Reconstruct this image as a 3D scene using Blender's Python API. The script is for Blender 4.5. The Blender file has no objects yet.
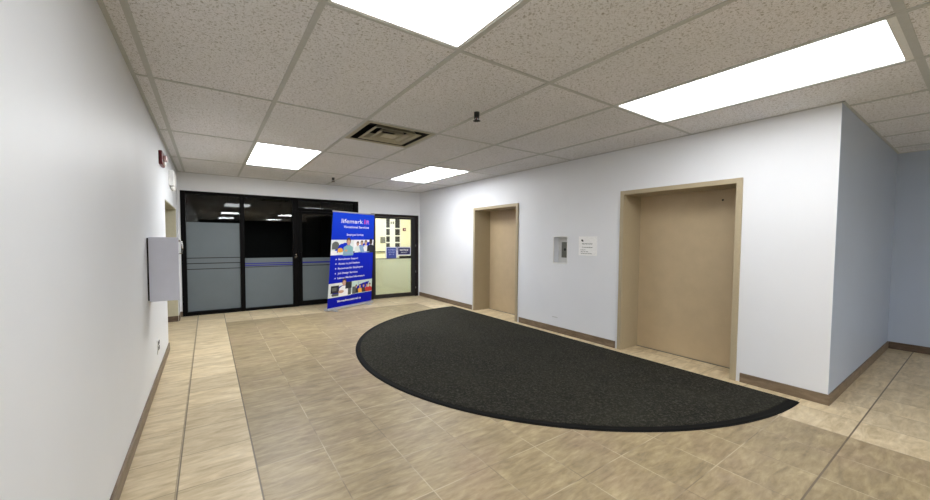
import bpy, bmesh, math, random
from mathutils import Vector, Matrix
random.seed(7)
COL = bpy.context.scene.collection
XL, XR, YB, H = -0.963, 4.075, 6.623, 2.706      # left wall, elevator wall, glazed back wall, ceiling
YC, XA, YS = -1.222, 7.31, -14.0                   # alcove corner, alcove end wall, far south end
S = 0.85                                            # ceiling module (S x 2S)

# ------------------------------------------------------------------ materials
def new_mat(name):
    m = bpy.data.materials.new(name); m.use_nodes = True
    nt = m.node_tree; nt.nodes.clear()
    out = nt.nodes.new('ShaderNodeOutputMaterial')
    return m, nt, out
def srgb(r, g, b):
    f = lambda c: (c/255/12.92) if c/255 <= .04045 else ((c/255+.055)/1.055)**2.4
    return (f(r), f(g), f(b), 1)
def N(nt, t, **kw):
    n = nt.nodes.new(t)
    for k, v in kw.items(): setattr(n, k, v)
    return n
def L(nt, a, b): nt.links.new(a, b)
def math_n(nt, op, a, b=None, c=None):
    n = N(nt, 'ShaderNodeMath', operation=op)
    for i, v in enumerate((a, b, c)):
        if v is None: continue
        if isinstance(v, (int, float)): n.inputs[i].default_value = v
        else: L(nt, v, n.inputs[i])
    return n.outputs[0]
def mixc(nt, fac, a, b, mode='MIX'):
    n = N(nt, 'ShaderNodeMix', data_type='RGBA', blend_type=mode)
    for i, v in ((0, fac), (6, a), (7, b)):
        if isinstance(v, (int, float)): n.inputs[i].default_value = v
        elif isinstance(v, tuple): n.inputs[i].default_value = v
        else: L(nt, v, n.inputs[i])
    return n.outputs[2]
def noise(nt, vec, scale, detail=4, rough=.55, dist=0):
    n = N(nt, 'ShaderNodeTexNoise'); L(nt, vec, n.inputs['Vector'])
    n.inputs['Scale'].default_value = scale; n.inputs['Detail'].default_value = detail
    n.inputs['Roughness'].default_value = rough; n.inputs['Distortion'].default_value = dist
    return n.outputs['Fac']
def ramp(nt, fac, stops):
    n = N(nt, 'ShaderNodeValToRGB'); L(nt, fac, n.inputs[0])
    e = n.color_ramp.elements
    while len(e) < len(stops): e.new(.5)
    for el, (p, c) in zip(e, stops): el.position = p; el.color = c
    return n.outputs[0]
def geo(nt): return N(nt, 'ShaderNodeNewGeometry').outputs['Position']
def bump(nt, h, strength, dist=.002):
    b = N(nt, 'ShaderNodeBump'); b.inputs['Strength'].default_value = strength
    b.inputs['Distance'].default_value = dist; L(nt, h, b.inputs['Height']); return b.outputs[0]
def principled(nt, out, col, rough=.5, metal=0, nrm=None, spec=.5):
    p = N(nt, 'ShaderNodeBsdfPrincipled')
    if isinstance(col, tuple): p.inputs['Base Color'].default_value = col
    else: L(nt, col, p.inputs['Base Color'])
    if isinstance(rough, (int, float)): p.inputs['Roughness'].default_value = rough
    else: L(nt, rough, p.inputs['Roughness'])
    p.inputs['Metallic'].default_value = metal
    p.inputs['Specular IOR Level'].default_value = spec
    if nrm is not None: L(nt, nrm, p.inputs['Normal'])
    L(nt, p.outputs[0], out.inputs[0]); return p
def plain(name, c, rough=.5, metal=0, var=.04, scale=30, bmp=0, spec=.5):
    m, nt, out = new_mat(name); g = geo(nt)
    f = noise(nt, g, scale, 3)
    lo = tuple(x*(1-var) for x in c[:3])+(1,); hi = tuple(min(1, x*(1+var)) for x in c[:3])+(1,)
    col = ramp(nt, f, [(.3, lo), (.7, hi)])
    nr = bump(nt, noise(nt, g, scale*8, 2), bmp) if bmp else None
    principled(nt, out, col, rough, metal, nr, spec); return m

def wall_paint(name, c, rough=.42):
    m, nt, out = new_mat(name); g = geo(nt)
    big = noise(nt, g, .9, 3); lo = tuple(x*.965 for x in c[:3])+(1,); hi = c
    col = ramp(nt, big, [(.35, lo), (.65, hi)])
    b = bump(nt, noise(nt, g, 140, 3), .12, .001)
    principled(nt, out, col, rough, 0, b, .35); return m
M = {}
M['wall'] = wall_paint('white_wall_paint', srgb(232, 234, 238))
M['wall_left'] = wall_paint('off_white_wall_paint', srgb(228, 231, 235), .5)
M['wall_cool_tint'] = wall_paint('cool_light_tinted_wall', srgb(176, 188, 207))  # cool, dimmer light of the alcove is put into this colour
M['wall_cream'] = wall_paint('cream_wall_paint', srgb(243, 240, 218))
M['beige'] = plain('beige_metal_paint', srgb(174, 160, 132), .45, 0, .03, 60, .05)
M['beige_door'] = plain('beige_door_paint', srgb(190, 170, 138), .42, 0, .04, 6, .05)
M['bronze'] = plain('dark_bronze_metal', srgb(7, 6, 7), .6, 0, .1, 30, 0, .1)
M['brown_frame'] = plain('dark_brown_metal', srgb(22, 12, 13), .5, 0, .1, 30, 0, .3)
M['black'] = plain('black_plastic', srgb(16, 16, 17), .5)
M['dark'] = plain('unlit_office_surface', srgb(14, 15, 17), .8)  # near black: the darkness of the unlit room is put into the colour
M['duct'] = plain('dark_metal_and_shade', srgb(14, 13, 11), .7)  # near black: shade inside the vent is put into the colour
M['steel'] = plain('brushed_steel', srgb(120, 122, 116), .35, .8)
M['chrome'] = plain('chrome', srgb(215, 215, 215), .15, 1)
M['silver'] = plain('silver_anodised', srgb(190, 192, 200), .35, .5)
M['white_metal'] = plain('white_enamel', srgb(232, 232, 230), .4)
M['cabinet'] = plain('pale_grey_enamel', srgb(205, 208, 222), .4, 0, .02, 12)
M['red'] = plain('red_plastic', srgb(96, 10, 18), .35)
M['lens'] = plain('clear_strobe_lens', srgb(230, 200, 200), .2)
M['tbar'] = plain('ceiling_grid_metal', srgb(190, 192, 190), .5)
M['recess'] = plain('recess_paint', srgb(184, 181, 160), .5)
M['sticker'] = plain('faded_sticker', srgb(196, 198, 198), .5)
M['vent'] = plain('vent_enamel', srgb(172, 166, 142), .5)
M['rubber'] = plain('mat_rubber', srgb(14, 14, 13), .75, 0, .04, 30, 0, .12)
M['grey_film'] = plain('grey_frosted_film', srgb(104, 114, 120), .55, 0, .03, 4)
M['film_line'] = plain('film_gap_line', srgb(14, 16, 18), .3)
M['blue_line'] = plain('blue_film_stripe', srgb(14, 18, 140), .4)
M['paper'] = plain('paper_white', srgb(250, 250, 250), .55)
M['ink'] = plain('grey_ink', srgb(110, 110, 108), .6)
M['ink_dark'] = plain('dark_ink', srgb(60, 62, 60), .6)
M['sign_navy'] = plain('sign_navy', srgb(38, 38, 96), .4)
M['sign_blue'] = plain('sign_blue', srgb(62, 78, 158), .4)
M['sign_pale'] = plain('sign_pale_blue', srgb(165, 180, 235), .5)
M['lavender'] = plain('sign_lavender', srgb(205, 208, 240), .5)

def tile_wood(name, base):                     # brown tile baseboards
    m, nt, out = new_mat(name); g = geo(nt)
    mp = N(nt, 'ShaderNodeMapping'); L(nt, g, mp.inputs[0]); mp.inputs['Scale'].default_value = (1, 1, 5)
    f = noise(nt, mp.outputs[0], 6, 5, .6, .5)
    col = ramp(nt, f, [(.25, srgb(*[c-26 for c in base])), (.75, srgb(*[c+16 for c in base]))])
    principled(nt, out, col, .45); return m
M['base'] = tile_wood('brown_base_tile', (120, 103, 83))
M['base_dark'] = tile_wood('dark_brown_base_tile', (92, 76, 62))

def ceiling_mat():
    m, nt, out = new_mat('fissured_ceiling_tile'); g = geo(nt)
    v1 = noise(nt, g, 68, 3, .7, 1.0)
    pits = ramp(nt, v1, [(.37, (0, 0, 0, 1)), (.46, (1, 1, 1, 1))])
    v2 = noise(nt, g, 170, 2, .6)
    fine = ramp(nt, v2, [(.33, (.0, .0, .0, 1)), (.44, (1, 1, 1, 1))])
    big = noise(nt, g, 1.1, 2)
    base = ramp(nt, big, [(.3, srgb(232, 233, 236)), (.7, srgb(240, 239, 243))])
    c = mixc(nt, pits, srgb(174, 171, 166), base)
    c = mixc(nt, fine, mixc(nt, .45, c, srgb(150, 148, 143)), c)
    h = math_n(nt, 'ADD', math_n(nt, 'MULTIPLY', pits, 1.0), fine)
    principled(nt, out, c, .9, 0, bump(nt, h, .35, .003), .1); return m
M['ceiling'] = ceiling_mat()

def floor_mat():
    m, nt, out = new_mat('travertine_look_floor_tile'); g = geo(nt)
    sp = N(nt, 'ShaderNodeSeparateXYZ'); L(nt, g, sp.inputs[0]); x, y = sp.outputs[0], sp.outputs[1]
    TX, TY = .4152, .4165
    u = math_n(nt, 'DIVIDE', math_n(nt, 'ADD', x, .279), TX)
    v = math_n(nt, 'DIVIDE', math_n(nt, 'ADD', y, 1.457), TY)
    def dj(t, T):      # distance in metres to the nearest joint
        return math_n(nt, 'MULTIPLY', math_n(nt, 'PINGPONG', t, .5), T)
    du, dv = dj(u, TX), dj(v, TY)
    def line(d, w):
        mr = N(nt, 'ShaderNodeMapRange'); mr.inputs['From Min'].default_value = w*.55; mr.inputs['From Max'].default_value = w
        mr.inputs['To Min'].default_value = 1; mr.inputs['To Max'].default_value = 0
        L(nt, d, mr.inputs['Value']); return mr.outputs[0]
    # zones: brown field between x=-.279 and 3.458, up to y=5.63
    inx = math_n(nt, 'MULTIPLY', math_n(nt, 'GREATER_THAN', x, -.279), math_n(nt, 'LESS_THAN', x, 3.458))
    zone = math_n(nt, 'MULTIPLY', inx, math_n(nt, 'LESS_THAN', y, 5.63))
    wn = N(nt, 'ShaderNodeTexWhiteNoise', noise_dimensions='2D')
    cb = N(nt, 'ShaderNodeCombineXYZ'); L(nt, math_n(nt, 'FLOOR', u), cb.inputs[0]); L(nt, math_n(nt, 'FLOOR', v), cb.inputs[1])
    L(nt, cb.outputs[0], wn.inputs['Vector'])
    # streaks run across the room, a little askew; every tile gets its own offset
    off = N(nt, 'ShaderNodeVectorMath', operation='MULTIPLY_ADD')
    L(nt, wn.outputs['Color'], off.inputs[0]); off.inputs[1].default_value = (3, 3, 0); L(nt, g, off.inputs[2])
    mp = N(nt, 'ShaderNodeMapping'); mp.inputs['Rotation'].default_value = (0, 0, math.radians(-7)); mp.inputs['Scale'].default_value = (1.0, 3.6, 1)
    L(nt, off.outputs[0], mp.inputs[0])
    st = noise(nt, mp.outputs[0], 3.2, 6, .62, .9)
    st2 = noise(nt, mp.outputs[0], 9, 4, .6, .4)
    cl = noise(nt, g, 1.6, 3)
    light = ramp(nt, st, [(.28, srgb(180, 160, 122)), (.5, srgb(212, 193, 156)), (.74, srgb(234, 219, 188))])
    dark = ramp(nt, st, [(.28, srgb(114, 98, 68)), (.5, srgb(148, 130, 94)), (.74, srgb(182, 164, 124))])
    pink = mixc(nt, ramp(nt, cl, [(.5, (0, 0, 0, 1)), (.75, (.5, .5, .5, 1))]), dark, srgb(152, 126, 105))
    col = mixc(nt, zone, light, pink)
    col = mixc(nt, .22, col, ramp(nt, st2, [(.3, srgb(120, 108, 90)), (.7, srgb(226, 212, 186))]), 'MIX')
    tone = math_n(nt, 'MULTIPLY_ADD', wn.outputs['Value'], .14, .93)
    hs = N(nt, 'ShaderNodeHueSaturation'); L(nt, col, hs.inputs['Color']); L(nt, tone, hs.inputs['Value'])
    col = hs.outputs[0]
    # joints
    jx, jy = line(du, .0042), line(dv, .0044)
    j = math_n(nt, 'MAXIMUM', jx, jy)
    wide = line(math_n(nt, 'ABSOLUTE', math_n(nt, 'SUBTRACT', x, -.279-TX*.98)), .005)
    wide2 = line(math_n(nt, 'ABSOLUTE', math_n(nt, 'SUBTRACT', y, -1.457)), .0065)
    wide3 = line(math_n(nt, 'ABSOLUTE', math_n(nt, 'SUBTRACT', x, -.279)), .0062)
    wsum = math_n(nt, 'MAXIMUM', math_n(nt, 'MAXIMUM', wide, wide3), wide2)
    jn = noise(nt, g, 2.2, 2)
    jdark = mixc(nt, ramp(nt, jn, [(.42, (0, 0, 0, 1)), (.56, (1, 1, 1, 1))]), srgb(112, 98, 80), srgb(205, 190, 162))
    jl = mixc(nt, zone, srgb(128, 112, 90), jdark)
    col = mixc(nt, math_n(nt, 'MULTIPLY', j, .62), col, jl)
    col = mixc(nt, math_n(nt, 'MULTIPLY', wsum, .9), col, srgb(104, 92, 76))
    hgt = math_n(nt, 'MULTIPLY_ADD', st, .35, math_n(nt, 'SUBTRACT', 1, math_n(nt, 'MAXIMUM', j, wsum)))
    rg = math_n(nt, 'MULTIPLY_ADD', st2, .25, .30)
    principled(nt, out, col, rg, 0, bump(nt, hgt, .25, .002), .4); return m
M['floor'] = floor_mat()

def mat_mat():
    m, nt, out = new_mat('charcoal_mat_pile'); g = geo(nt)
    a = noise(nt, g, 48, 4, .8); b = noise(nt, g, 1.3, 3)
    c = ramp(nt, a, [(.32, srgb(24, 24, 21)), (.52, srgb(44, 43, 38)), (.74, srgb(88, 86, 76))])
    c = mixc(nt, ramp(nt, b, [(.4, (0, 0, 0, 1)), (.75, (.35, .35, .35, 1))]), c, srgb(56, 56, 46))
    principled(nt, out, c, .95, 0, bump(nt, a, .8, .006), .1); return m
M['pile'] = mat_mat()

def glass_mat(name, tint=(1, 1, 1, 1), rough=0.0):
    m, nt, out = new_mat(name)
    t = N(nt, 'ShaderNodeBsdfTransparent'); t.inputs[0].default_value = tint
    gl = N(nt, 'ShaderNodeBsdfGlossy'); gl.inputs['Roughness'].default_value = rough
    fr = N(nt, 'ShaderNodeFresnel'); fr.inputs[0].default_value = 1.5
    k = math_n(nt, 'MINIMUM', math_n(nt, 'MULTIPLY', fr.outputs[0], .9), 1.0)
    mx = N(nt, 'ShaderNodeMixShader'); L(nt, k, mx.inputs[0]); L(nt, t.outputs[0], mx.inputs[1]); L(nt, gl.outputs[0], mx.inputs[2])
    L(nt, mx.outputs[0], out.inputs[0]); return m
M['glass'] = glass_mat('window_glass', (.9, .93, .93, 1))
def frosted():
    m, nt, out = new_mat('white_frosted_film')
    d = N(nt, 'ShaderNodeBsdfDiffuse'); d.inputs[0].default_value = srgb(236, 238, 230)
    t = N(nt, 'ShaderNodeBsdfTranslucent'); t.inputs[0].default_value = srgb(240, 242, 234)
    mx = N(nt, 'ShaderNodeMixShader'); mx.inputs[0].default_value = .62
    L(nt, d.outputs[0], mx.inputs[1]); L(nt, t.outputs[0], mx.inputs[2]); L(nt, mx.outputs[0], out.inputs[0]); return m
M['frost'] = frosted()
def emit(name, c, s):
    m, nt, out = new_mat(name); e = N(nt, 'ShaderNodeEmission'); e.inputs[0].default_value = c; e.inputs[1].default_value = s
    L(nt, e.outputs[0], out.inputs[0]); return m
M['panel_dim'] = emit('lit_diffuser_soft', (.97, .985, 1, 1), 3.0)
M['panel'] = emit('lit_diffuser', (.97, .985, 1, 1), 6.6)
M['panel_mid'] = emit('lit_diffuser_mid', (.97, .985, 1, 1), 4.6)
M['panel_strong'] = emit('lit_diffuser_strong', (.97, .985, 1, 1), 9.0)
M['panel_warm'] = emit('lit_warm_diffuser', (1, .98, .86, 1), 9.0)
def flat(name, r, g, b, rough=.45): return plain(name, srgb(r, g, b), rough, 0, .03, 20)
M['banner'] = flat('banner_blue', 26, 62, 226)
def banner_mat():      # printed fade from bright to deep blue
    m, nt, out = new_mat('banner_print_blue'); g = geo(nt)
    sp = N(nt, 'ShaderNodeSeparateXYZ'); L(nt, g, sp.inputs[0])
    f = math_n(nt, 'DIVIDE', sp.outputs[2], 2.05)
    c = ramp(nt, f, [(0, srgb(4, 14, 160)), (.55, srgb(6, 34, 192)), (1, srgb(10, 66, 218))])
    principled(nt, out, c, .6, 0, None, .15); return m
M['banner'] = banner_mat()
M['b_white'] = flat('print_white', 246, 246, 252)
M['b_pink'] = flat('print_pink', 226, 60, 150)
M['b_red'] = flat('print_magenta', 196, 40, 90)
M['b_lilac'] = flat('print_lilac', 190, 120, 235)
M['p_bg'] = flat('photo_pale', 228, 234, 232); M['p_grey'] = flat('photo_grey', 92, 96, 92)
M['p_skin'] = flat('photo_skin', 205, 160, 135); M['p_hair'] = flat('photo_hair', 60, 38, 32)
M['p_teal'] = flat('photo_teal', 130, 178, 182); M['p_orange'] = flat('photo_orange', 236, 170, 60)
M['p_dark'] = flat('photo_dark', 22, 24, 38); M['p_white'] = flat('photo_white', 248, 246, 248)
M['p_blue'] = flat('photo_blue', 140, 170, 205); M['p_red'] = flat('photo_red', 190, 40, 40)
M['p_mint'] = flat('photo_mint', 200, 222, 214)

# ------------------------------------------------------------------ mesh helpers
class B:
    """collects geometry for ONE mesh object (world coordinates)"""
    def __init__(s): s.bm = bmesh.new(); s.mi = 0
    def box(s, x0, x1, y0, y1, z0, z1, bev=0):
        r = bmesh.ops.create_cube(s.bm, size=1)
        for v in r['verts']:
            v.co = Vector(((x0+x1)/2+v.co.x*(x1-x0), (y0+y1)/2+v.co.y*(y1-y0), (z0+z1)/2+v.co.z*(z1-z0)))
        fs = set(f for v in r['verts'] for f in v.link_faces)
        for f in fs: f.material_index = s.mi
        if bev:
            es = list(set(e for v in r['verts'] for e in v.link_edges))
            o = bmesh.ops.bevel(s.bm, geom=es, offset=bev, segments=2, affect='EDGES', profile=.5)
            for f in o['faces']: f.material_index = s.mi
        return s
    def cyl(s, c, r0, r1, h, axis='Z', seg=24):
        """frustum from c along +axis"""
        rot = {'Z': Matrix.Identity(4), 'X': Matrix.Rotation(math.pi/2, 4, 'Y'), 'Y': Matrix.Rotation(-math.pi/2, 4, 'X')}[axis]
        mtx = Matrix.Translation(c) @ rot @ Matrix.Translation((0, 0, h/2))
        r = bmesh.ops.create_cone(s.bm, cap_ends=True, segments=seg, radius1=r0, radius2=r1, depth=h, matrix=mtx)
        for f in set(f for v in r['verts'] for f in v.link_faces): f.material_index = s.mi; f.smooth = len(f.verts) == 4
        return s
    def poly(s, pts):
        f = s.bm.faces.new([s.bm.verts.new(p) for p in pts]); f.material_index = s.mi; return s
    def tube(s, pts, r, seg=10):
        rings = []
        for i, p in enumerate(pts):
            p = Vector(p); a = Vector(pts[max(0, i-1)]); b = Vector(pts[min(len(pts)-1, i+1)]); d = (b-a).normalized()
            t = Vector((0, 0, 1)) if abs(d.z) < .9 else Vector((1, 0, 0))
            n1 = d.cross(t).normalized(); n2 = d.cross(n1)
            rings.append([s.bm.verts.new(p+(n1*math.cos(k*2*math.pi/seg)+n2*math.sin(k*2*math.pi/seg))*r) for k in range(seg)])
        for A, C in zip(rings, rings[1:]):
            for k in range(seg):
                f = s.bm.faces.new((A[k], A[(k+1) % seg], C[(k+1) % seg], C[k])); f.smooth = True; f.material_index = s.mi
        for R in (rings[0][::-1], rings[-1]):
            f = s.bm.faces.new(R); f.material_index = s.mi
        return s
    def build(s, name, mats, parent=None, label=None):
        mats = mats if isinstance(mats, (list, tuple)) else [mats]
        org = Vector((0, 0, 0))
        if parent is not None:
            org = Vector(parent['_o']) if '_o' in parent else Vector((0, 0, 0))
        for v in s.bm.verts: v.co -= org
        bmesh.ops.recalc_face_normals(s.bm, faces=s.bm.faces[:]) if s.recalc else None
        me = bpy.data.meshes.new(name); s.bm.to_mesh(me); s.bm.free()
        for m in mats: me.materials.append(M[m])
        o = bpy.data.objects.new(name, me); COL.objects.link(o)
        if parent is not None:
            o.parent = parent
            if '_o' in parent:
                # parent sits at its own origin chain: children keep world place
                o['_o'] = list(org)
        if label: o['label'] = label
        return o
    recalc = True

def root(name, loc, label=None, cat=None, group=None, kind=None):
    o = bpy.data.objects.new(name, None); COL.objects.link(o); o.location = loc
    o.empty_display_size = .1; o['_o'] = list(loc)
    tag(o, label, cat, group, kind); return o
def tag(o, label=None, cat=None, group=None, kind=None):
    if label: o['label'] = label
    if cat: o['category'] = cat
    if group: o['group'] = group
    if kind: o['kind'] = kind
    return o
def struct(name, b, mats, label=None, cat=None):
    return tag(b.build(name, mats), label, cat, None, 'structure')
def copy_tree(o, parent=None):
    c = o.copy(); COL.objects.link(c)
    if parent: c.parent = parent
    for ch in list(o.children): copy_tree(ch, c)
    return c
def slab_with_holes(b, axis, c0, c1, u0, u1, z0, z1, holes):
    """wall slab normal to axis ('X' or 'Y') between c0 and c1, with rectangular holes (u0,u1,z0,z1)"""
    us = sorted(set([u0, u1]+[h[0] for h in holes]+[h[1] for h in holes]))
    for a, c in zip(us, us[1:]):
        hs = sorted([h for h in holes if h[0] <= a+1e-6 and h[1] >= c-1e-6], key=lambda h: h[2])
        z = z0
        for h in hs+[(0, 0, z1, z1)]:
            if h[2]-z > 1e-5:
                if axis == 'X': b.box(c0, c1, a, c, z, h[2])
                else: b.box(a, c, c0, c1, z, h[2])
            z = h[3]

# ------------------------------------------------------------------ the setting
fl = B(); fl.box(XL-1.2, XA+.2, YS-.2, YB+4.2, -.08, 0)
struct('floor', fl, 'floor', 'beige stone-look tile floor with a browner tile field in the middle', 'floor')

# lights and vent: cells left open in the ceiling
light_cells = [(0, 2), (0, -1), (3, 2), (3, -1), (0, -4), (3, -4), (0, -7), (3, -7)]   # (column from x=0, row of 2S from y=0)
vent = (.868, 1.682, 1.72, 2.50)
ce = B()
YCEND = YS
for i in range(-2, 9):
    x0, x1 = i*S, (i+1)*S
    x0 = max(x0, XL-.0); x1 = min(x1, XA)
    if x1 <= x0: continue
    for j in range(-9, 4):
        y0, y1 = j*2*S, (j+1)*2*S
        y0 = max(y0, YS); y1 = min(y1, YB)
        if y1 <= y0: continue
        if (i, j) in light_cells: continue
        if (i, j) == (1, 1):
            ce.box(x0, vent[0], y0, y1, H, H+.02); ce.box(vent[1], x1, y0, y1, H, H+.02)
            ce.box(vent[0], vent[1], y0, vent[2], H, H+.02); ce.box(vent[0], vent[1], vent[3], y1, H, H+.02)
        else: ce.box(x0, x1, y0, y1, H, H+.02)
ce.box(XL-.2, XA+.2, YS-.2, YB+.3, H+.22, H+.26)     # deck above the tiles
struct('ceiling', ce, 'ceiling', 'suspended ceiling of speckled off-white acoustic tiles', 'ceiling')
tb = B()
w = .017
for i in range(-1, 9):
    x = i*S
    y1 = YB if x < XR-.01 else YC
    tb.box(x-w, x+w, YS, y1, H-.006, H+.004)
for j in range(-8, 4):
    y = j*2*S; x1 = XR if y > YC else XA
    ww = .020 if j == -1 else w*.75
    tb.box(XL, x1, y-ww, y+ww, H-.005, H+.003)
tb.box(vent[0]-.02, vent[1]+.02, vent[3]+.005, vent[3]+.025, H-.005, H+.003)
# wall angles around the edge
tb.box(XL, XL+.025, YS, YB, H-.007, H+.002); tb.box(XL, XR, YB-.025, YB, H-.007, H+.002)
tb.box(XR-.02, XR, YC-.02, YB, H-.007, H+.002); tb.box(XR-.02, XA, YC-.02, YC, H-.007, H+.002); tb.box(XA-.02, XA, YS, YC, H-.007, H+.002)
struct('trim_1', tb, 'tbar', 'grey metal grid holding the ceiling tiles', 'ceiling grid')

# left wall with the recessed doorway near the back
OY0, OY1, OZ = 4.13, 6.20, 1.985
b = B(); slab_with_holes(b, 'X', XL-.2, XL, YS, YB, 0, H+.02, [(OY0, OY1, 0, OZ)])
struct('wall_left', b, 'wall_left', 'long off-white wall along the left', 'wall')
b = B(); b.box(XL-1.1, XL-1.0, OY0-.2, OY1+.2, 0, OZ+.1); b.box(XL-1.0, XL-.2, OY1, OY1+.1, 0, OZ+.1); b.box(XL-1.0, XL-.2, OY0-.1, OY0, 0, OZ+.1)
b.box(XL-1.0, XL-.2, OY0, OY1, OZ, OZ+.1); b.box(XL-.2, XL-.004, OY1-.012, OY1, 0, OZ); b.box(XL-.2, XL-.004, OY0, OY0+.012, 0, OZ); b.box(XL-.2, XL-.004, OY0, OY1, OZ-.012, OZ)
struct('wall_recess', b, 'recess', 'beige lining of the doorway recess in the left wall', 'wall')
# elevator wall
D = [(2.885, 4.19, 0, 2.12), (-.49, .842, 0, 2.12)]
NI = (1.765, 2.03, 1.125, 1.534)
b = B(); slab_with_holes(b, 'X', XR, XR+.12, YC, YB, 0, H+.02, D+[NI])
slab_with_holes(b, 'X', XR+.12, XR+.5, YC, YB, 0, H+.02, D)
struct('wall_right', b, 'wall', 'white wall holding the two elevator doors', 'wall')
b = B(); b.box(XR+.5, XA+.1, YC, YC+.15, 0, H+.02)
struct('wall_alcove', b, 'wall_cool_tint', 'side wall of the alcove beyond the white corner, cool dim light put into its colour', 'wall')
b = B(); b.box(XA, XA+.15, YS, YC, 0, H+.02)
struct('wall_alcove_end', b, 'wall_cool_tint', 'alcove end wall at the right edge, cool dim light put into its colour', 'wall')
b = B(); b.box(XR, XR+.5, YC-.0015, YC, 0, H)  # added skin carrying the alcove's cool light tint around the corner
struct('trim_2', b, 'wall_cool_tint', 'thin skin on the end of the elevator wall, coloured for the cool dim light there', 'wall tint')
b = B(); b.box(XL-.2, XA+.2, YS-.15, YS, 0, H+.02)  # unseen end wall, made near black so the glazing reflects dark
struct('wall_south', b, 'duct', 'unseen end wall of the hall behind the camera, coloured near black to darken its reflection', 'wall')
# back wall around the glazing
GX0, GX1, GZ = -.925, 2.43, 2.365
DX0, DX1, DZ = 2.74, 4.03, 2.105
b = B(); slab_with_holes(b, 'Y', YB, YB+.16, XL, XR, 0, H+.02, [(GX0, GX1, 0, GZ), (DX0, DX1, 0, DZ)])
struct('wall_back', b, 'wall', 'white wall above and between the dark glazing and the glass door', 'wall')
# unlit office behind the dark glazing
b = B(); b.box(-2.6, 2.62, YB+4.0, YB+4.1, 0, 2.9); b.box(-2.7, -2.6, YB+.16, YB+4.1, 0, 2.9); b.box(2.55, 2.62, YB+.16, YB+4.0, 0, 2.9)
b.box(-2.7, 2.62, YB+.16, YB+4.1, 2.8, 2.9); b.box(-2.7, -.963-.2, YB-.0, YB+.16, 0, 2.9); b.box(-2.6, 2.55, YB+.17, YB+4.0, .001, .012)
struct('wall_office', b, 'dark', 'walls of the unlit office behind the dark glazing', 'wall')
# lit vestibule behind the glass door
b = B(); b.box(2.62, 6.6, 9.2, 9.3, 0, 2.8); b.box(2.625, 2.66, YB+.16, 9.2, 0, 2.8); b.box(6.5, 6.6, YB, 9.2, 0, 2.8); b.box(XR+.5, 6.5, YB, YB+.1, 0, 2.8); b.box(XR, XR+.5, YB, YB+.16, 0, 2.8)
b.box(2.62, 6.6, YB+.16, 9.3, 2.72, 2.8)
struct('wall_vestibule', b, 'wall_cream', 'cream walls of the lit vestibule behind the glass door', 'wall')

# baseboards (tile skirting with joints)
def skirting(name, axis, c, c1, spans, mat, label, h=.098):
    b = B()
    for a0, a1 in spans:
        n = max(1, round((a1-a0)/.62)); st = (a1-a0)/n
        for k in range(n):
            p, q = a0+k*st+(.0012 if k else 0), a0+(k+1)*st-(.0012 if k < n-1 else 0)
            if axis == 'X': b.box(c, c1, p, q, 0, h, .002)
            else: b.box(p, q, c, c1, 0, h, .002)
    struct(name, b, mat, label, 'baseboard')
skirting('baseboard_left', 'X', XL, XL+.014, [(YS, OY0), (OY1, YB)], 'base', 'brown tile skirting along the left wall')
skirting('baseboard_right', 'X', XR-.014, XR, [(YC-.014, -.55), (.905, 2.815), (4.26, YB)], 'base', 'brown tile skirting along the elevator wall')
skirting('baseboard_alcove', 'Y', YC-.014, YC, [(XR, XA)], 'base', 'brown tile skirting along the cool-tinted alcove wall')
skirting('baseboard_alcove_end', 'X', XA-.014, XA, [(YS, YC-.014)], 'base_dark', 'dark brown tile skirting on the alcove end wall')
skirting('baseboard_back', 'Y', YB-.014, YB, [(GX1, DX0), (XL+.014, GX0-.001)], 'base', 'brown tile skirting on the glazed back wall')
skirting('baseboard_recess', 'Y', OY1-.026, OY1-.012, [(XL-.95, XL-.004)], 'base_dark', 'dark brown skirting inside the doorway recess')

# recessed door in the left wall
r = root('door_5', (XL-1.0, 5.1, 0), 'beige door at the back of the left wall recess', 'door', None, 'structure')
b = B(); b.box(XL-1.0, XL-.955, 4.6, 5.6, .005, 1.9, .003); b.build('door_panel', 'beige_door', r)
b = B(); b.box(XL-.999, XL-.95, 4.54, 4.597, .001, 1.96); b.box(XL-.999, XL-.95, 5.603, 5.66, .001, 1.96); b.box(XL-.999, XL-.95, 4.54, 5.66, 1.903, 1.96); b.build('door_frame', 'bronze', r)
b = B(); b.tube([(XL-.955, 4.72, 1.0), (XL-.90, 4.72, 1.0), (XL-.90, 4.83, 1.0)], .01); b.build('door_handle', 'chrome', r)

# elevator doors
def elevator(name, y0, y1, zt, label):
    r = root(name, (XR, (y0+y1)/2, 0), label, 'elevator door', None, 'structure')
    fw, dx = .054, .39
    b = B()                                   # face frame, slightly proud, with jamb returns
    for a0, a1 in ((y0-fw*.45, y0+fw*.55), (y1-fw*.55, y1+fw*.45)):
        b.box(XR-.022, XR+.02, a0, a1, .001, zt+fw*.45, .003)
    b.box(XR-.0215, XR+.02, y0-fw*.45+.0005, y1+fw*.45-.0005, zt-fw*.55, zt+fw*.45-.0005, .003)
    b.build('door_frame', 'beige', r)
    j = B(); j.box(XR+.02, XR+dx, y0, y0+.03, .001, zt); j.box(XR+.02, XR+dx, y1-.03, y1, .001, zt); j.box(XR+.02, XR+dx, y0+.03, y1-.03, zt-.03, zt)
    j.build('jamb', 'beige', r)
    d = B(); d.box(XR+dx, XR+dx+.04, y0+.001, y1-.001, .004, zt-.002)
    p = d.build('door_panel', 'beige_door', r)
    s = B(); s.box(XR+dx-.02, XR+dx-.001, y0+.03, y1-.03, .0005, .006); s.build('sill', 'steel', r)
    k = B(); k.cyl((XR+dx-.004, y0+.30 if y0 < 0 else y0+.2, 1.965), .011, .011, .006, 'X', 16); k.build('key_hole', 'black', r)
elevator('door_1', D[0][0], D[0][1], 2.12, 'far beige elevator door nearer the glass door')
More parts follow.
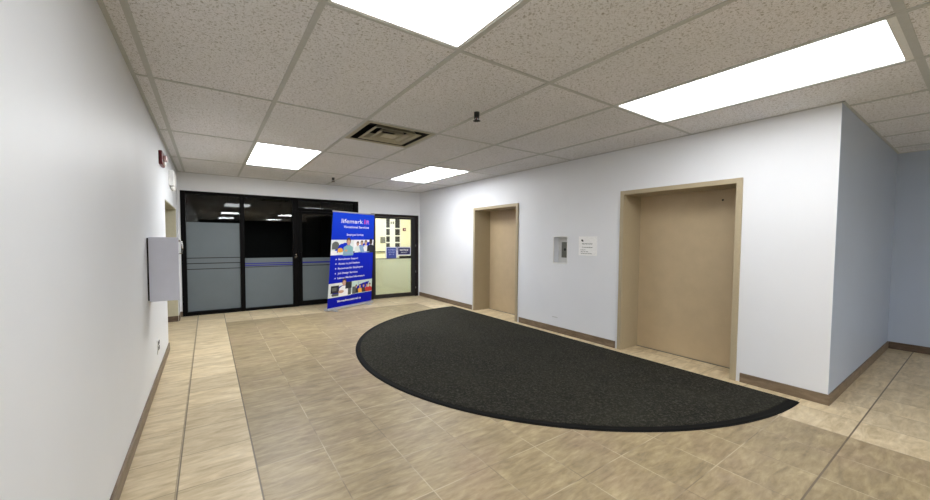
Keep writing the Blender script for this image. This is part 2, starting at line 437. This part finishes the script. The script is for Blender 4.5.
elevator('door_2', D[1][0], D[1][1], 2.12, 'near beige elevator door beside the white corner')

# ------------------------------------------------------------------ dark glazing
g = root('window_1', (GX0, YB, 0), 'black-framed dark glazing with grey frosted film', 'glazing', None, 'structure')
FY0, FY1 = YB-.015, YB+.10
def fr(b, x0, x1, z0, z1, y0=FY0, y1=FY1): b.box(x0, x1, y0, y1, z0, z1, .003)
b = B(); fr(b, GX0, -.85, .001, GZ); fr(b, .02, .098, .001, GZ); fr(b, .995, 1.10, .001, GZ); fr(b, 2.345, GX1, .001, GZ)
fr(b, -.85, .02, GZ-.055, GZ-.0005); fr(b, .098, .995, GZ-.055, GZ-.0005); fr(b, 1.10, 2.345, GZ-.055, GZ-.0005); fr(b, -.85, .02, .001, .065); fr(b, .098, .995, .001, .05); fr(b, 1.10, 2.345, 2.085, 2.15)
b.build('window_frame', 'bronze', g)
GY = YB+.05
for x0, x1, z0, z1 in ((-.85, .02, .065, GZ-.055), (.098, .995, .05, GZ-.055), (1.10, 2.345, 2.15, GZ-.055)):
    b = B(); b.box(x0, x1, GY, GY+.008, z0, z1); b.build('pane', 'glass', g)
f = B(); 
for z0, z1 in ((.075, .875), (.89, .983), (1.0, 1.088), (1.104, 1.78)): f.box(-.845, .018, GY-.004, GY-.002, z0, z1)
f.build('frosted_film', 'grey_film', g, 'grey frosted film with three thin clear lines, left pane')
f = B(); f.box(-.845, .018, GY-.0015, GY-.0005, .075, 1.78); f.build('film_backing', 'film_line', g)
f = B()
for z0, z1 in ((.055, .885), (.90, .918), (.932, .958), (.972, 1.075)): f.box(.10, .993, GY-.004, GY-.002, z0, z1)
f.build('frosted_film', 'grey_film', g, 'shorter grey frosted film, middle pane')
f = B(); f.box(.10, .993, GY-.0015, GY-.0005, .055, 1.07); f.build('film_backing', 'film_line', g)
f = B(); f.box(.10, .993, GY-.006, GY-.0045, .915, .935); f.box(.10, .993, GY-.006, GY-.0045, .955, .975); f.build('blue_stripe', 'blue_line', g, 'blue stripes across the film')

d = root('door_3', (1.11, YB, 0), 'dark glass office door behind the banner', 'door', None, 'structure')
b = B(); fr(b, 1.105, 1.185, .008, 2.08, YB, YB+.05); fr(b, 2.26, 2.34, .008, 2.08, YB, YB+.05); fr(b, 1.185, 2.26, 2.02, 2.0795, YB, YB+.05); fr(b, 1.185, 2.26, .008, .11, YB, YB+.05)
b.build('door_frame', 'bronze', d)
b = B(); b.box(1.185, 2.26, YB+.022, YB+.03, .11, 2.02); b.build('pane', 'glass', d)
f = B(); f.box(1.19, 2.255, YB+.017, YB+.0185, .115, .885); f.box(1.19, 2.255, YB+.017, YB+.0185, .90, .955); f.box(1.19, 2.255, YB+.017, YB+.0185, .975, 1.06)
f.build('frosted_film', 'grey_film', d)
f = B(); f.box(1.19, 2.255, YB+.0145, YB+.016, .945, .975); f.build('blue_stripe', 'blue_line', d)
b = B(); b.cyl((1.05, FY0-.014, 1.135), .018, .018, .014, 'Y'); b.cyl((1.05, FY0-.014, 1.085), .018, .018, .014, 'Y'); b.build('lock_cylinder', 'chrome', d)
b = B(); b.tube([(1.145, YB, 1.18), (1.145, YB-.05, 1.18), (1.145, YB-.05, .96), (1.145, YB, .96)], .009); b.build('door_handle', 'bronze', d)

# lit glass door
e = root('door_4', (DX0, YB, 0), 'dark-framed glass door to the lit vestibule', 'door', None, 'structure')
b = B(); fr(b, DX0, DX0+.06, .001, DZ); fr(b, DX1-.09, DX1, .001, DZ); fr(b, DX0+.06, DX1-.09, DZ-.06, DZ-.0005); b.build('door_frame', 'brown_frame', e)
b = B(); fr(b, DX0+.065, DX0+.12, .008, 2.04, YB, YB+.05); fr(b, DX1-.20, DX1-.095, .008, 2.04, YB, YB+.05); fr(b, DX0+.12, DX1-.20, 1.995, 2.0395, YB, YB+.05); fr(b, DX0+.12, DX1-.20, .008, .105, YB, YB+.05)
b.build('door_leaf', 'black', e)
b = B(); b.box(DX0+.12, DX1-.2, YB+.022, YB+.03, .105, 1.995); b.build('pane', 'glass', e)
f = B(); f.box(DX0+.122, DX1-.202, YB+.033, YB+.036, .11, .99); f.build('frosted_film', 'frost', e, 'white frosted film over the lower glass')
b = B(); b.box(DX0+.12, DX1-.2, YB-.006, YB+.02, .992, 1.008); b.build('mid_rail', 'steel', e)
b = B(); b.box(3.48, DX1-.2, YB-.05, YB-.01, .995, 1.06, .006); b.box(3.5, 3.54, YB-.01, YB+.022, 1.01, 1.045); b.box(3.78, 3.82, YB-.01, YB+.022, 1.01, 1.045); b.build('push_bar', 'black', e)
b = B()
for z in (1.30, .62, .2): b.cyl((DX1-.085, FY0-.008, z), .008, .008, .05, 'Z', 12)
b.build('hinge', 'steel', e)

# text helper -------------------------------------------------------
def text_mesh(s, size, bold=0.0, spacing=1.0):
    cu = bpy.data.curves.new('txt', 'FONT'); cu.body = s; cu.size = size; cu.offset = bold; cu.space_character = spacing
    cu.resolution_u = 2
    o = bpy.data.objects.new('txt', cu); COL.objects.link(o)
    bpy.context.view_layer.update()
    me = bpy.data.meshes.new_from_object(o)
    bpy.data.objects.remove(o); bpy.data.curves.remove(cu)
    return me
def add_text(b, s, mapf, x0, x1, y0, h, bold=.0, fit=True, x_center=None):
    """text laid from x0 to x1, baseline y0, cap height about h; mapf(x,y)->world"""
    me = text_mesh(s, 1.0, bold)
    xs = [v.co.x for v in me.vertices]; mn, mx = min(xs), max(xs); k = h/.72
    kx = (x1-x0)/(mx-mn) if fit else k
    vs = [b.bm.verts.new(mapf(x0+(v.co.x-mn)*kx, y0+v.co.y*k)) for v in me.vertices]
    for p in me.polygons:
        try:
            f = b.bm.faces.new([vs[i] for i in p.vertices]); f.material_index = b.mi
        except ValueError: pass
    bpy.data.meshes.remove(me)

# door signs on the lit door
def door_sign(name, x0, x1, z0, z1, mat, label, lines, pale):
    r = root(name, ((x0+x1)/2, YB+.015, z0), label, 'sign')
    b = B(); b.box(x0, x1, YB+.012, YB+.017, z0, z1); b.build('border', 'lavender', r)
    b = B(); q = .018; b.box(x0+q, x1-q, YB+.0105, YB+.013, z0+q*1.2, z1-q); fc = b.build('face', mat, r)
    mp = lambda x, y: Vector((x, YB+.0095, y))
    for s, a, c, zz, hh in lines:
        t = B(); t.recalc = False; add_text(t, s, mp, a, c, zz, hh, .02); t.build('lettering', pale, fc)
door_sign('door_sign', 3.135, 3.425, .985, 1.29, 'sign_blue', 'square blue sign with pale upright marks on the glass door', [('OPEN', 3.19, 3.385, 1.20, .035), ('HOURS', 3.20, 3.37, 1.145, .03), ('8 - 5', 3.22, 3.35, 1.09, .03)], 'sign_pale')
door_sign('door_sign', 3.445, 3.815, 1.075, 1.29, 'sign_navy', 'wide navy sign with two lines of white lettering on the glass door', [('NOTICE', 3.51, 3.745, 1.185, .05), ('PLEASE KNOCK', 3.54, 3.71, 1.135, .02)], 'paper')

# vestibule fittings seen through the glass
vy = 9.2
r = root('corridor_window', (4.3, vy, 0), 'black-barred white framed sidelight on the vestibule wall behind the glass door', 'window')
b = B(); b.box(4.20, 4.72, vy-.03, vy, .9, 2.30, .003); b.build('frame', 'white_metal', r)
for x0, x1 in ((4.21, 4.33), (4.52, 4.68)):
    for z0, z1 in ((1.86, 2.28), (1.62, 1.82), (1.40, 1.58), (1.12, 1.36)):
        b = B(); b.box(x0, x1, vy-.036, vy-.029, z0, z1); b.build('pane', 'black', r)
b = B(); b.box(4.36, 4.40, vy-.038, vy-.03, 1.98, 2.06); b.box(4.43, 4.48, vy-.038, vy-.03, 1.98, 2.06); b.build('plaque', 'ink', r)
r = root('wall_strobe', (4.84, vy, 1.8), 'small dark red alarm on the cream vestibule wall', 'alarm')
b = B(); b.box(4.80, 4.90, vy-.05, vy, 1.76, 1.86, .01); b.build('body', 'red', r)
b = B(); b.box(4.83, 4.87, vy-.065, vy-.05, 1.785, 1.83, .005); b.build('lens', 'lens', r)
for x1, z, lab in ((4.17, 1.07, 'lower'), (3.75, 1.86, 'upper')):
    b = B(); b.box(3.2, x1, vy-.045, vy, z, z+.03, .004)
    tag(b.build('wall_rail', 'ink_dark'), lab+' thin dark horizontal rail on the cream vestibule wall', 'rail')
b = B(); b.box(4.02, 4.18, vy-.03, vy, 1.36, 1.56, .004)
tag(b.build('wall_notice', 'ink'), 'grey notice beside the barred sidelight in the vestibule', 'notice')
b = B(); b.box(5.16, 5.26, vy-.06, vy, 1.36, 1.56, .01)
tag(b.build('card_reader', 'black'), 'small black card reader on the vestibule wall right of the sidelight', 'card reader')

# ------------------------------------------------------------------ ceiling lights
def ceiling_light(i, j, mat='panel'):
    x0, x1, y0, y1 = i*S+.017, (i+1)*S-.017, j*2*S+.013, (j+1)*2*S-.013
    ya = y0
    if j == -1: y0 += .030
    r = root('ceiling_light', ((x0+x1)/2, (y0+y1)/2, H))
    q = .016
    b = B(); z0, z1 = H-.002, H+.05
    b.box(x0, x0+q, ya, y1, z0, z1); b.box(x1-q, x1, ya, y1, z0, z1); b.box(x0+q, x1-q, ya, y0+q, z0, z1); b.box(x0+q, x1-q, y1-q, y1, z0, z1)
    b.box(x0, x1, y0, y1, z1, z1+.01); b.build('frame', 'white_metal', r)
    b = B(); b.box(x0+q, x1-q, y0+q, y1-q, H+.006, H+.010); b.build('diffuser', mat, r)
    return r
LG = 'lit ceiling panels behind the camera'
for (i, j), lab in zip(light_cells, (
    'bright panel light near the back left above the dark glazing, left of the air vent',
    'large bright panel light cut off by the top edge of the picture',
    'bright panel light in the far right ceiling near the glass door',
    'long bright panel light in the ceiling above the near elevator', None, None, None, None)):
    o = ceiling_light(i, j, 'panel_dim' if j == -1 else 'panel_mid' if (i, j) == (3, 2) else 'panel_strong' if j < -1 and i < 6 else 'panel')
    tag(o, lab or 'lit ceiling panel further down the hall, seen only as a reflection in the glazing', 'ceiling light', None if lab else LG)
r = root('ceiling_light', (3.9, 7.9, 2.72), 'warm panel light in the vestibule ceiling behind the glass door', 'ceiling light')
b = B(); b.box(3.3, 4.5, 7.5, 8.3, 2.70, 2.72); b.build('frame', 'white_metal', r)
b = B(); b.box(3.33, 4.47, 7.53, 8.27, 2.694, 2.70); b.build('diffuser', 'panel_warm', r)

# ------------------------------------------------------------------ air vent
vx0, vx1, vy0, vy1 = vent
r = root('air_vent', ((vx0+vx1)/2, (vy0+vy1)/2, H), 'square metal air diffuser with nested louvres in the ceiling', 'air vent')
def ring(b, o, i_, zo, zi, t=.004):
    """square frustum ring: outer half-size o at height zo, inner half-size i_ at zi"""
    cx, cy = (vx0+vx1)/2, (vy0+vy1)/2; ay = (vy1-vy0)/(vx1-vx0)
    c = [(-1, -1), (1, -1), (1, 1), (-1, 1)]
    vs = []
    for k, (h, z) in enumerate(((o, zo), (i_, zi), (i_, zi+t), (o, zo+t))):
        vs.append([b.bm.verts.new((cx+sx*h, cy+sy*h*ay, z)) for sx, sy in c])
    for k in range(4):
        A, C = vs[k], vs[(k+1) % 4]
        for m in range(4): b.bm.faces.new((A[m], A[(m+1) % 4], C[(m+1) % 4], C[m]))
hw = (vx1-vx0)/2
b = B(); ring(b, hw, hw-.045, H-.008, H-.006); b.build('frame', 'vent', r)
for o, i_ in ((.285, .240), (.180, .138)):
    b = B(); ring(b, o, i_, H-.014, H-.004, .003); ring(b, i_, i_-.03, H-.001, H+.05, .003); b.build('louvre', 'vent', r)
b = B(); cx, cy = (vx0+vx1)/2, (vy0+vy1)/2; b.box(cx-.085, cx+.085, cy-.082, cy+.082, H-.012, H-.006, .002); b.build('louvre', 'vent', r)
b = B(); b.box(vx0, vx0+.004, vy0, vy1, H, H+.2); b.box(vx1-.004, vx1, vy0, vy1, H, H+.2); b.box(vx0, vx1, vy0, vy0+.004, H, H+.2); b.box(vx0, vx1, vy1-.004, vy1, H, H+.2); b.box(vx0, vx1, vy0, vy1, H+.196, H+.2)
b.build('duct', 'duct', r)

# ------------------------------------------------------------------ sprinklers
def sprinkler(x, y, label):
    r = root('sprinkler_head', (x, y, H), label, 'sprinkler', 'ceiling sprinklers')
    b = B(); b.cyl((x, y, H-.012), .034, .042, .012); b.build('escutcheon', 'white_metal', r)
    b = B(); b.cyl((x, y, H-.06), .024, .028, .048); b.tube([(x-.012, y, H-.05), (x-.026, y, H-.065), (x-.022, y, H-.08), (x, y, H-.09)], .005); b.tube([(x+.012, y, H-.05), (x+.026, y, H-.065), (x+.022, y, H-.08), (x, y, H-.09)], .005)
    b.build('body', 'black', r)
    b = B(); b.cyl((x, y, H-.085), .006, .006, .026); b.build('bulb', 'red', r)
    b = B(); b.cyl((x, y, H-.094), .028, .028, .004)
    for k in range(10):
        a = k*math.pi/5; b.box(x+math.cos(a)*.031-.004, x+math.cos(a)*.031+.004, y+math.sin(a)*.031-.004, y+math.sin(a)*.031+.004, H-.094, H-.091)
    b.build('deflector', 'duct', r)
sprinkler(1.62, .84, 'black pendant sprinkler head nearer the long ceiling light')
sprinkler(1.55, 5.5, 'far pendant sprinkler head near the back wall')

# ------------------------------------------------------------------ half-round mat
mc = (3.93, 1.87); R_ = 3.0
r = root('floor_mat', (mc[0], mc[1], 0), 'large charcoal half-round entrance mat in front of the elevators', 'mat')
def arc(rad, xcut, z, n=96):
    pts = []
    for k in range(n+1):
        a = math.pi/2+math.pi*k/n
        pts.append(Vector((mc[0]+math.cos(a)*rad-(xcut), mc[1]+math.sin(a)*rad*.978, z)))
    return pts
b = B()
prof = [(R_, 0, .0005), (R_, 0, .004), (R_-.02, .004, .011), (R_-.075, .02, .012), (R_-.085, .024, .009)]
rings = [[b.bm.verts.new(p) for p in arc(rr, xc, z)] for rr, xc, z in prof]
for A, C in zip(rings, rings[1:]):
    for k in range(len(A)-1): b.bm.faces.new((A[k], A[k+1], C[k+1], C[k]))
    b.bm.faces.new((A[-1], A[0], C[0], C[-1]))
b.bm.faces.new(rings[0][::-1]); b.bm.faces.new(rings[-1])
b.build('rubber_edge', 'rubber', r)
b = B(); top = [b.bm.verts.new(p) for p in arc(R_-.088, .026, .014)]; bot = [b.bm.verts.new(p) for p in arc(R_-.084, .024, .0095)]
b.bm.faces.new(top)
for k in range(len(top)): b.bm.faces.new((top[k], top[(k+1) % len(top)], bot[(k+1) % len(top)], bot[k]))
b.build('pile', 'pile', r)

# ------------------------------------------------------------------ banner stand
W_, Hb = 1.256, 2.04
BL, BR = Vector((1.443, 5.637, .05)), Vector((2.573, 6.186, .05)); TL, TR = Vector((1.53, 5.459, 2.03)), Vector((2.625, 6.09, 2.04))
bn = (BR-BL).normalized(); nn = Vector((bn.y, -bn.x, 0))       # towards the viewer's side
def Q(s, t, o=0): return (BL*(1-s)+BR*s)*(1-t)+(TL*(1-s)+TR*s)*t+nn*o
ctr = (BL+BR)/2
r = root('banner_stand', (ctr.x, ctr.y, 0), 'tall blue roll-up banner stand with white lettering and photographs in front of dark glazing', 'banner')
b = B(); n = 14
for o in (0.0, .002):
    b.mi = 1 if o == 0 else 0
    vs = [[b.bm.verts.new(Q(i/n, k/n, o)) for k in range(n+1)] for i in range(n+1)]
    for i in range(n):
        for k in range(n): b.bm.faces.new((vs[i][k], vs[i+1][k], vs[i+1][k+1], vs[i][k+1])).material_index = b.mi
b.recalc = False
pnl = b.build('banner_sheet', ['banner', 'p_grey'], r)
def along(b, s0, s1, y0, y1, z0, z1):     # box aligned to the banner (depth y0..y1 towards the viewer)
    P = []
    for s in (s0, s1):
        for o in (y0, y1):
            for z in (z0, z1):
                p = BL*(1-s)+BR*s+nn*o; P.append(b.bm.verts.new((p.x, p.y, z)))
    for q in ((0, 1, 3, 2), (4, 6, 7, 5), (0, 4, 5, 1), (2, 3, 7, 6), (0, 2, 6, 4), (1, 5, 7, 3)): b.bm.faces.new([P[k] for k in q])
b = B(); along(b, -.012, 1.012, -.07, .05, .018, .062); b.build('base_cassette', 'silver', r)
for s in (.10, .86):
    b = B(); along(b, s-.022, s+.022, -.16, .16, 0.0005, .019); b.build('foot', 'silver', r)
b = B(); b.tube([Q(0, 1, .0), Q(1, 1, .0)], .014, 12); b.build('top_rail', 'silver', r)
b = B(); b.tube([Q(.5, 0, -.03)+Vector((0, 0, -.02)), Q(.5, .99, -.02)], .011, 12); b.build('pole', 'silver', r)
def bmap(o): return lambda s, t: Q(s, t, o)
def bt(s, x0, x1, y0, h, mat='b_white', bold=.015):
    t = B(); t.recalc = False; add_text(t, s, bmap(.0042), x0, x1, y0, h, bold); t.build('lettering', mat, pnl)
bt('lifemark', .195, .70, .888, .045, 'b_white', .0)
t = B(); t.recalc = False                  # pink and lilac emblem after the name
def blob(b, mapf, cx, cy, rx, ry, mi, n=18, a0=0, a1=2*math.pi):
    b.mi = mi; b.poly([mapf(cx+math.cos(a0+(a1-a0)*k/n)*rx, cy+math.sin(a0+(a1-a0)*k/n)*ry) for k in range(n)])
def rect(b, mapf, x0, y0, x1, y1, mi): b.mi = mi; b.poly([mapf(x0, y0), mapf(x1, y0), mapf(x1, y1), mapf(x0, y1)])
mp = bmap(.0040); mp2 = bmap(.0050)
rect(t, mp, .735, .886, .765, .918, 0); blob(t, mp, .75, .928, .014, .008, 0)
rect(t, mp, .79, .886, .81, .93, 1); blob(t, mp, .826, .916, .028, .014, 1); t.mi = 1; t.poly([mp(.812, .908), mp(.846, .886), mp(.868, .886), mp(.836, .908)])
blob(t, mp2, .826, .916, .013, .006, 2)
t.build('emblem', ['b_pink', 'b_lilac', 'b_red'], pnl, 'small pink and lilac emblem')
bt('Vocational Services', .25, .86, .838, .024)
bt('Employee Services', .33, .73, .757, .022, 'b_white', .01)
for k, (s, x1) in enumerate((('Recruitment Support', .62), ('Access to Job Seekers', .665), ('Resources for Employers', .75), ('Job Design Services', .62), ('Labour Market Information', .80))):
    y = (.503, .455, .405, .354, .304)[k]
    t = B(); t.recalc = False; blob(t, bmap(.0042), .125, y+.009, .011, .006, 0); t.build('bullet', 'b_white', pnl)
    t = B(); t.recalc = False; add_text(t, s, bmap(.0042), .175, x1, y, .020, .012); t.build('lettering', 'b_white', pnl)
bt('lifemarkvocational.ca', .20, .735, .056, .022)
PM = ['p_bg', 'p_grey', 'p_skin', 'p_hair', 'p_teal', 'p_orange', 'p_dark', 'p_white', 'p_blue', 'p_red', 'p_mint']
def person(b, m1, m2, x, y, s, skin, hair, shirt, lean=0):
    """small printed figure: shoulders, neck, head with hair"""
    b.mi = shirt; b.poly([m1(x-.095*s, y-.075*s), m1(x+.095*s, y-.075*s), m1(x+.085*s, y-.005*s), m1(x+.035*s, y+.012*s), m1(x-.035*s, y+.012*s), m1(x-.085*s, y-.005*s)])
    blob(b, m1, x+lean, y+.048*s, .04*s, .030*s, hair); blob(b, m2, x+lean, y+.036*s, .033*s, .024*s, skin)
m1, m2, m3 = bmap(.0034), bmap(.0042), bmap(.005)
a = B(); a.recalc = False
rect(a, bmap(.0028), .0, .555, .5, .713, 0)
blob(a, m1, .095, .66, .075, .035, 1); rect(a, m1, .02, .615, .15, .655, 1); rect(a, m1, .0, .555, .13, .60, 7)
blob(a, m1, .2, .605, .055, .025, 5); rect(a, m1, .145, .585, .26, .61, 5)
person(a, m1, m2, .38, .64, 1.25, 2, 3, 4); rect(a, m2, .27, .558, .49, .582, 8); blob(a, m2, .33, .60, .035, .012, 2)
a.build('photograph', PM, pnl, 'printed photograph of a seated person in a teal shirt')
a = B(); a.recalc = False
rect(a, bmap(.0028), .5, .572, 1, .713, 7)
person(a, m1, m2, .60, .635, .8, 2, 3, 0); person(a, m1, m2, .70, .64, .85, 2, 3, 8); person(a, m1, m2, .80, .64, .9, 2, 3, 7); person(a, m2, m3, .93, .645, 1.05, 3, 6, 6)
rect(a, m1, .5, .572, .75, .590, 6); rect(a, m3, .62, .574, .9, .583, 8)
a.build('photograph', PM, pnl, 'printed photograph of a row of people, the right one in black')
a = B(); a.recalc = False
rect(a, bmap(.0028), .0, .112, .5, .262, 0)
rect(a, m1, .05, .155, .22, .235, 6); rect(a, m2, .075, .18, .17, .215, 1); person(a, m1, m2, .33, .21, 1.2, 2, 3, 7); blob(a, m2, .27, .165, .06, .016, 2)
rect(a, m1, .08, .125, .3, .15, 1); rect(a, m3, .36, .19, .5, .262, 6); rect(a, m3, .42, .12, .49, .19, 1)
a.build('photograph', PM, pnl, 'printed photograph of a person in white beside a screen')
a = B(); a.recalc = False
rect(a, bmap(.0028), .5, .118, 1, .262, 10)
for k, x in enumerate((.61, .70, .79, .87, .945)): person(a, m1, m2, x, .17, .62, 2, 3, (6, 5, 3, 9, 9)[k])
rect(a, m3, .52, .12, .6, .20, 1); rect(a, m2, .5, .118, .58, .135, 7); rect(a, m1, .66, .205, .672, .25, 8)
a.build('photograph', PM, pnl, 'printed photograph of a standing group against pale mint')

# ------------------------------------------------------------------ left wall fittings
CBX = -.738
r = root('wall_cabinet', (XL, 2.28, .9), 'pale grey metal box cabinet sticking out from the left wall', 'cabinet')
b = B(); b.box(XL, CBX-.012, 2.30, 2.52, .905, 1.475, .004); b.build('body', 'cabinet', r)
b = B(); b.box(XL+.012, CBX, 2.27, 2.298, .90, 1.482, .004); b.build('front_panel', 'cabinet', r)
b = B(); b.box(XL+.0005, XL+.012, 2.285, 2.30, .91, 1.475); b.build('gap_shade', 'duct', r)  # dark strip standing in for the shade between panel and wall
b = B(); b.cyl((CBX-.012, 2.40, 1.455), .012, .012, .018, 'X', 16); b.tube([(CBX-.012, 2.40, 1.45), (CBX+.02, 2.40, 1.44), (CBX+.026, 2.40, 1.38), (CBX+.018, 2.40, 1.33), (CBX-.012, 2.40, 1.325)], .007); b.build('handle', 'chrome', r)
r = root('fire_alarm', (XL, 3.65, 2.43), 'small red fire alarm strobe high on the left wall', 'fire alarm')
b = B(); b.box(XL, XL+.035, 3.50, 3.80, 2.33, 2.49, .008); b.build('body', 'red', r)
b = B(); b.box(XL+.035, XL+.07, 3.60, 3.74, 2.39, 2.45, .01); b.build('lens', 'lens', r)
b = B(); b.box(XL+.035, XL+.05, 3.58, 3.76, 2.345, 2.375, .005); b.build('label_plate', 'paper', r)
r = root('emergency_light', (XL, 5.1, 2.3), 'white emergency light unit high on the left wall above the doorway recess', 'emergency light')
b = B(); b.box(XL, XL+.06, 4.85, 5.35, 2.24, 2.46, .006); b.build('body', 'white_metal', r)
b = B(); b.cyl((XL+.03, 5.0, 2.195), .022, .028, .045); b.build('lamp', 'white_metal', r)
b = B(); b.cyl((XL+.03, 5.2, 2.195), .022, .028, .045); b.build('lamp', 'white_metal', r)
r = root('power_outlet', (XL, 2.93, .32), 'white wall outlet low on the left wall near the skirting', 'outlet')
b = B(); b.box(XL, XL+.008, 2.84, 3.0, .275, .42, .002); b.build('cover_plate', 'white_metal', r)
for z in (.31, .365):
    b = B(); b.box(XL+.006, XL+.012, 2.875, 2.965, z, z+.036, .001); b.build('socket', 'black', r)

# ------------------------------------------------------------------ elevator call panel and notice
r = root('call_station', (XR+.11, 1.9, 1.13), 'recessed elevator call button station with a steel plate between the doors', 'call button')
b = B(); q = .012
y0, y1, z0, z1 = NI
b.box(XR-.004, XR+.008, y0-q, y0, z0-q, z1+q); b.box(XR-.004, XR+.008, y1, y1+q, z0-q, z1+q); b.box(XR-.004, XR+.008, y0, y1, z0-q, z0); b.box(XR-.004, XR+.008, y0, y1, z1, z1+q)
b.box(XR+.11, XR+.119, y0, y1, z0, z1); b.build('housing', 'white_metal', r)
b = B(); b.box(XR+.104, XR+.11, 1.815, 1.96, 1.205, 1.455, .002); bp = b.build('button_plate', 'steel', r)
b = B(); b.cyl((XR+.094, 1.885, 1.335), .021, .021, .011, 'X'); b.build('button', 'black', bp)
r = root('wall_notice', (XR, 1.38, 1.26), 'white paper notice with grey lines of print between the elevators', 'notice')
b = B(); b.box(XR-.006, XR-.0005, 1.225, 1.54, 1.258, 1.54); sh = b.build('sheet', 'paper', r)
NM = lambda x, z: Vector((XR-.0072, 1.54-x, 1.258+z))
for s, a, c, zz, hh in (('FIRE SAFETY NOTICE', .06, .24, .165, .013), ('Do not use elevator', .065, .245, .115, .013), ('In case of', .035, .12, .078, .010), ('fire use the', .04, .17, .052, .010), ('nearest exit stairway', .04, .235, .026, .010)):
    t = B(); t.recalc = False; add_text(t, s, NM, a, c, zz, hh*1.3, .03); t.build('lettering', 'ink', sh)
t = B(); t.recalc = False; blob(t, NM, .06, .225, .016, .013, 0); t.mi = 0; t.poly([NM(.055, .215), NM(.075, .20), NM(.088, .215), NM(.07, .235)]); t.build('emblem', 'ink_dark', sh, 'dark mark at the top left')
b = B(); b.box(XR-.0015, XR-.0002, 1.93, 2.04, .235, .248); tag(b.build('wall_label', 'sticker'), 'tiny grey sticker low on the wall below the call station', 'sticker')

# ------------------------------------------------------------------ camera, world, view
for o in bpy.data.objects:
    if '_o' in o: del o['_o']
sc = bpy.context.scene
cam = bpy.data.cameras.new('camera'); co = bpy.data.objects.new('camera', cam); COL.objects.link(co)
yaw, pitch, roll = [math.radians(a) for a in (-34.798, -2.406, .39)]
fwd = Vector((-math.sin(yaw)*math.cos(pitch), math.cos(yaw)*math.cos(pitch), math.sin(pitch)))
right = Vector((math.cos(yaw), math.sin(yaw), 0)); up = right.cross(fwd)
rr = right*math.cos(roll)+up*math.sin(roll); uu = up*math.cos(roll)-right*math.sin(roll)
mw = Matrix((rr, uu, -fwd)).transposed().to_4x4(); mw.translation = Vector((-.5126, -2.0334, 1.4736))
co.matrix_world = mw
cam.sensor_fit = 'HORIZONTAL'; cam.sensor_width = 36; cam.lens = 368.6153/930*36
cam.shift_x = (465-464.145)/930; cam.shift_y = (255.641-250)/930; cam.clip_start = .02
sc.camera = co
wd = bpy.data.worlds.new('world'); sc.world = wd; wd.use_nodes = True
wd.node_tree.nodes['Background'].inputs[0].default_value = (.6, .7, 1, 1); wd.node_tree.nodes['Background'].inputs[1].default_value = .05
vs = sc.view_settings; vs.view_transform = 'Standard'; vs.look = 'None'; vs.exposure = 1.6; vs.gamma = 1; vs.use_curve_mapping = False
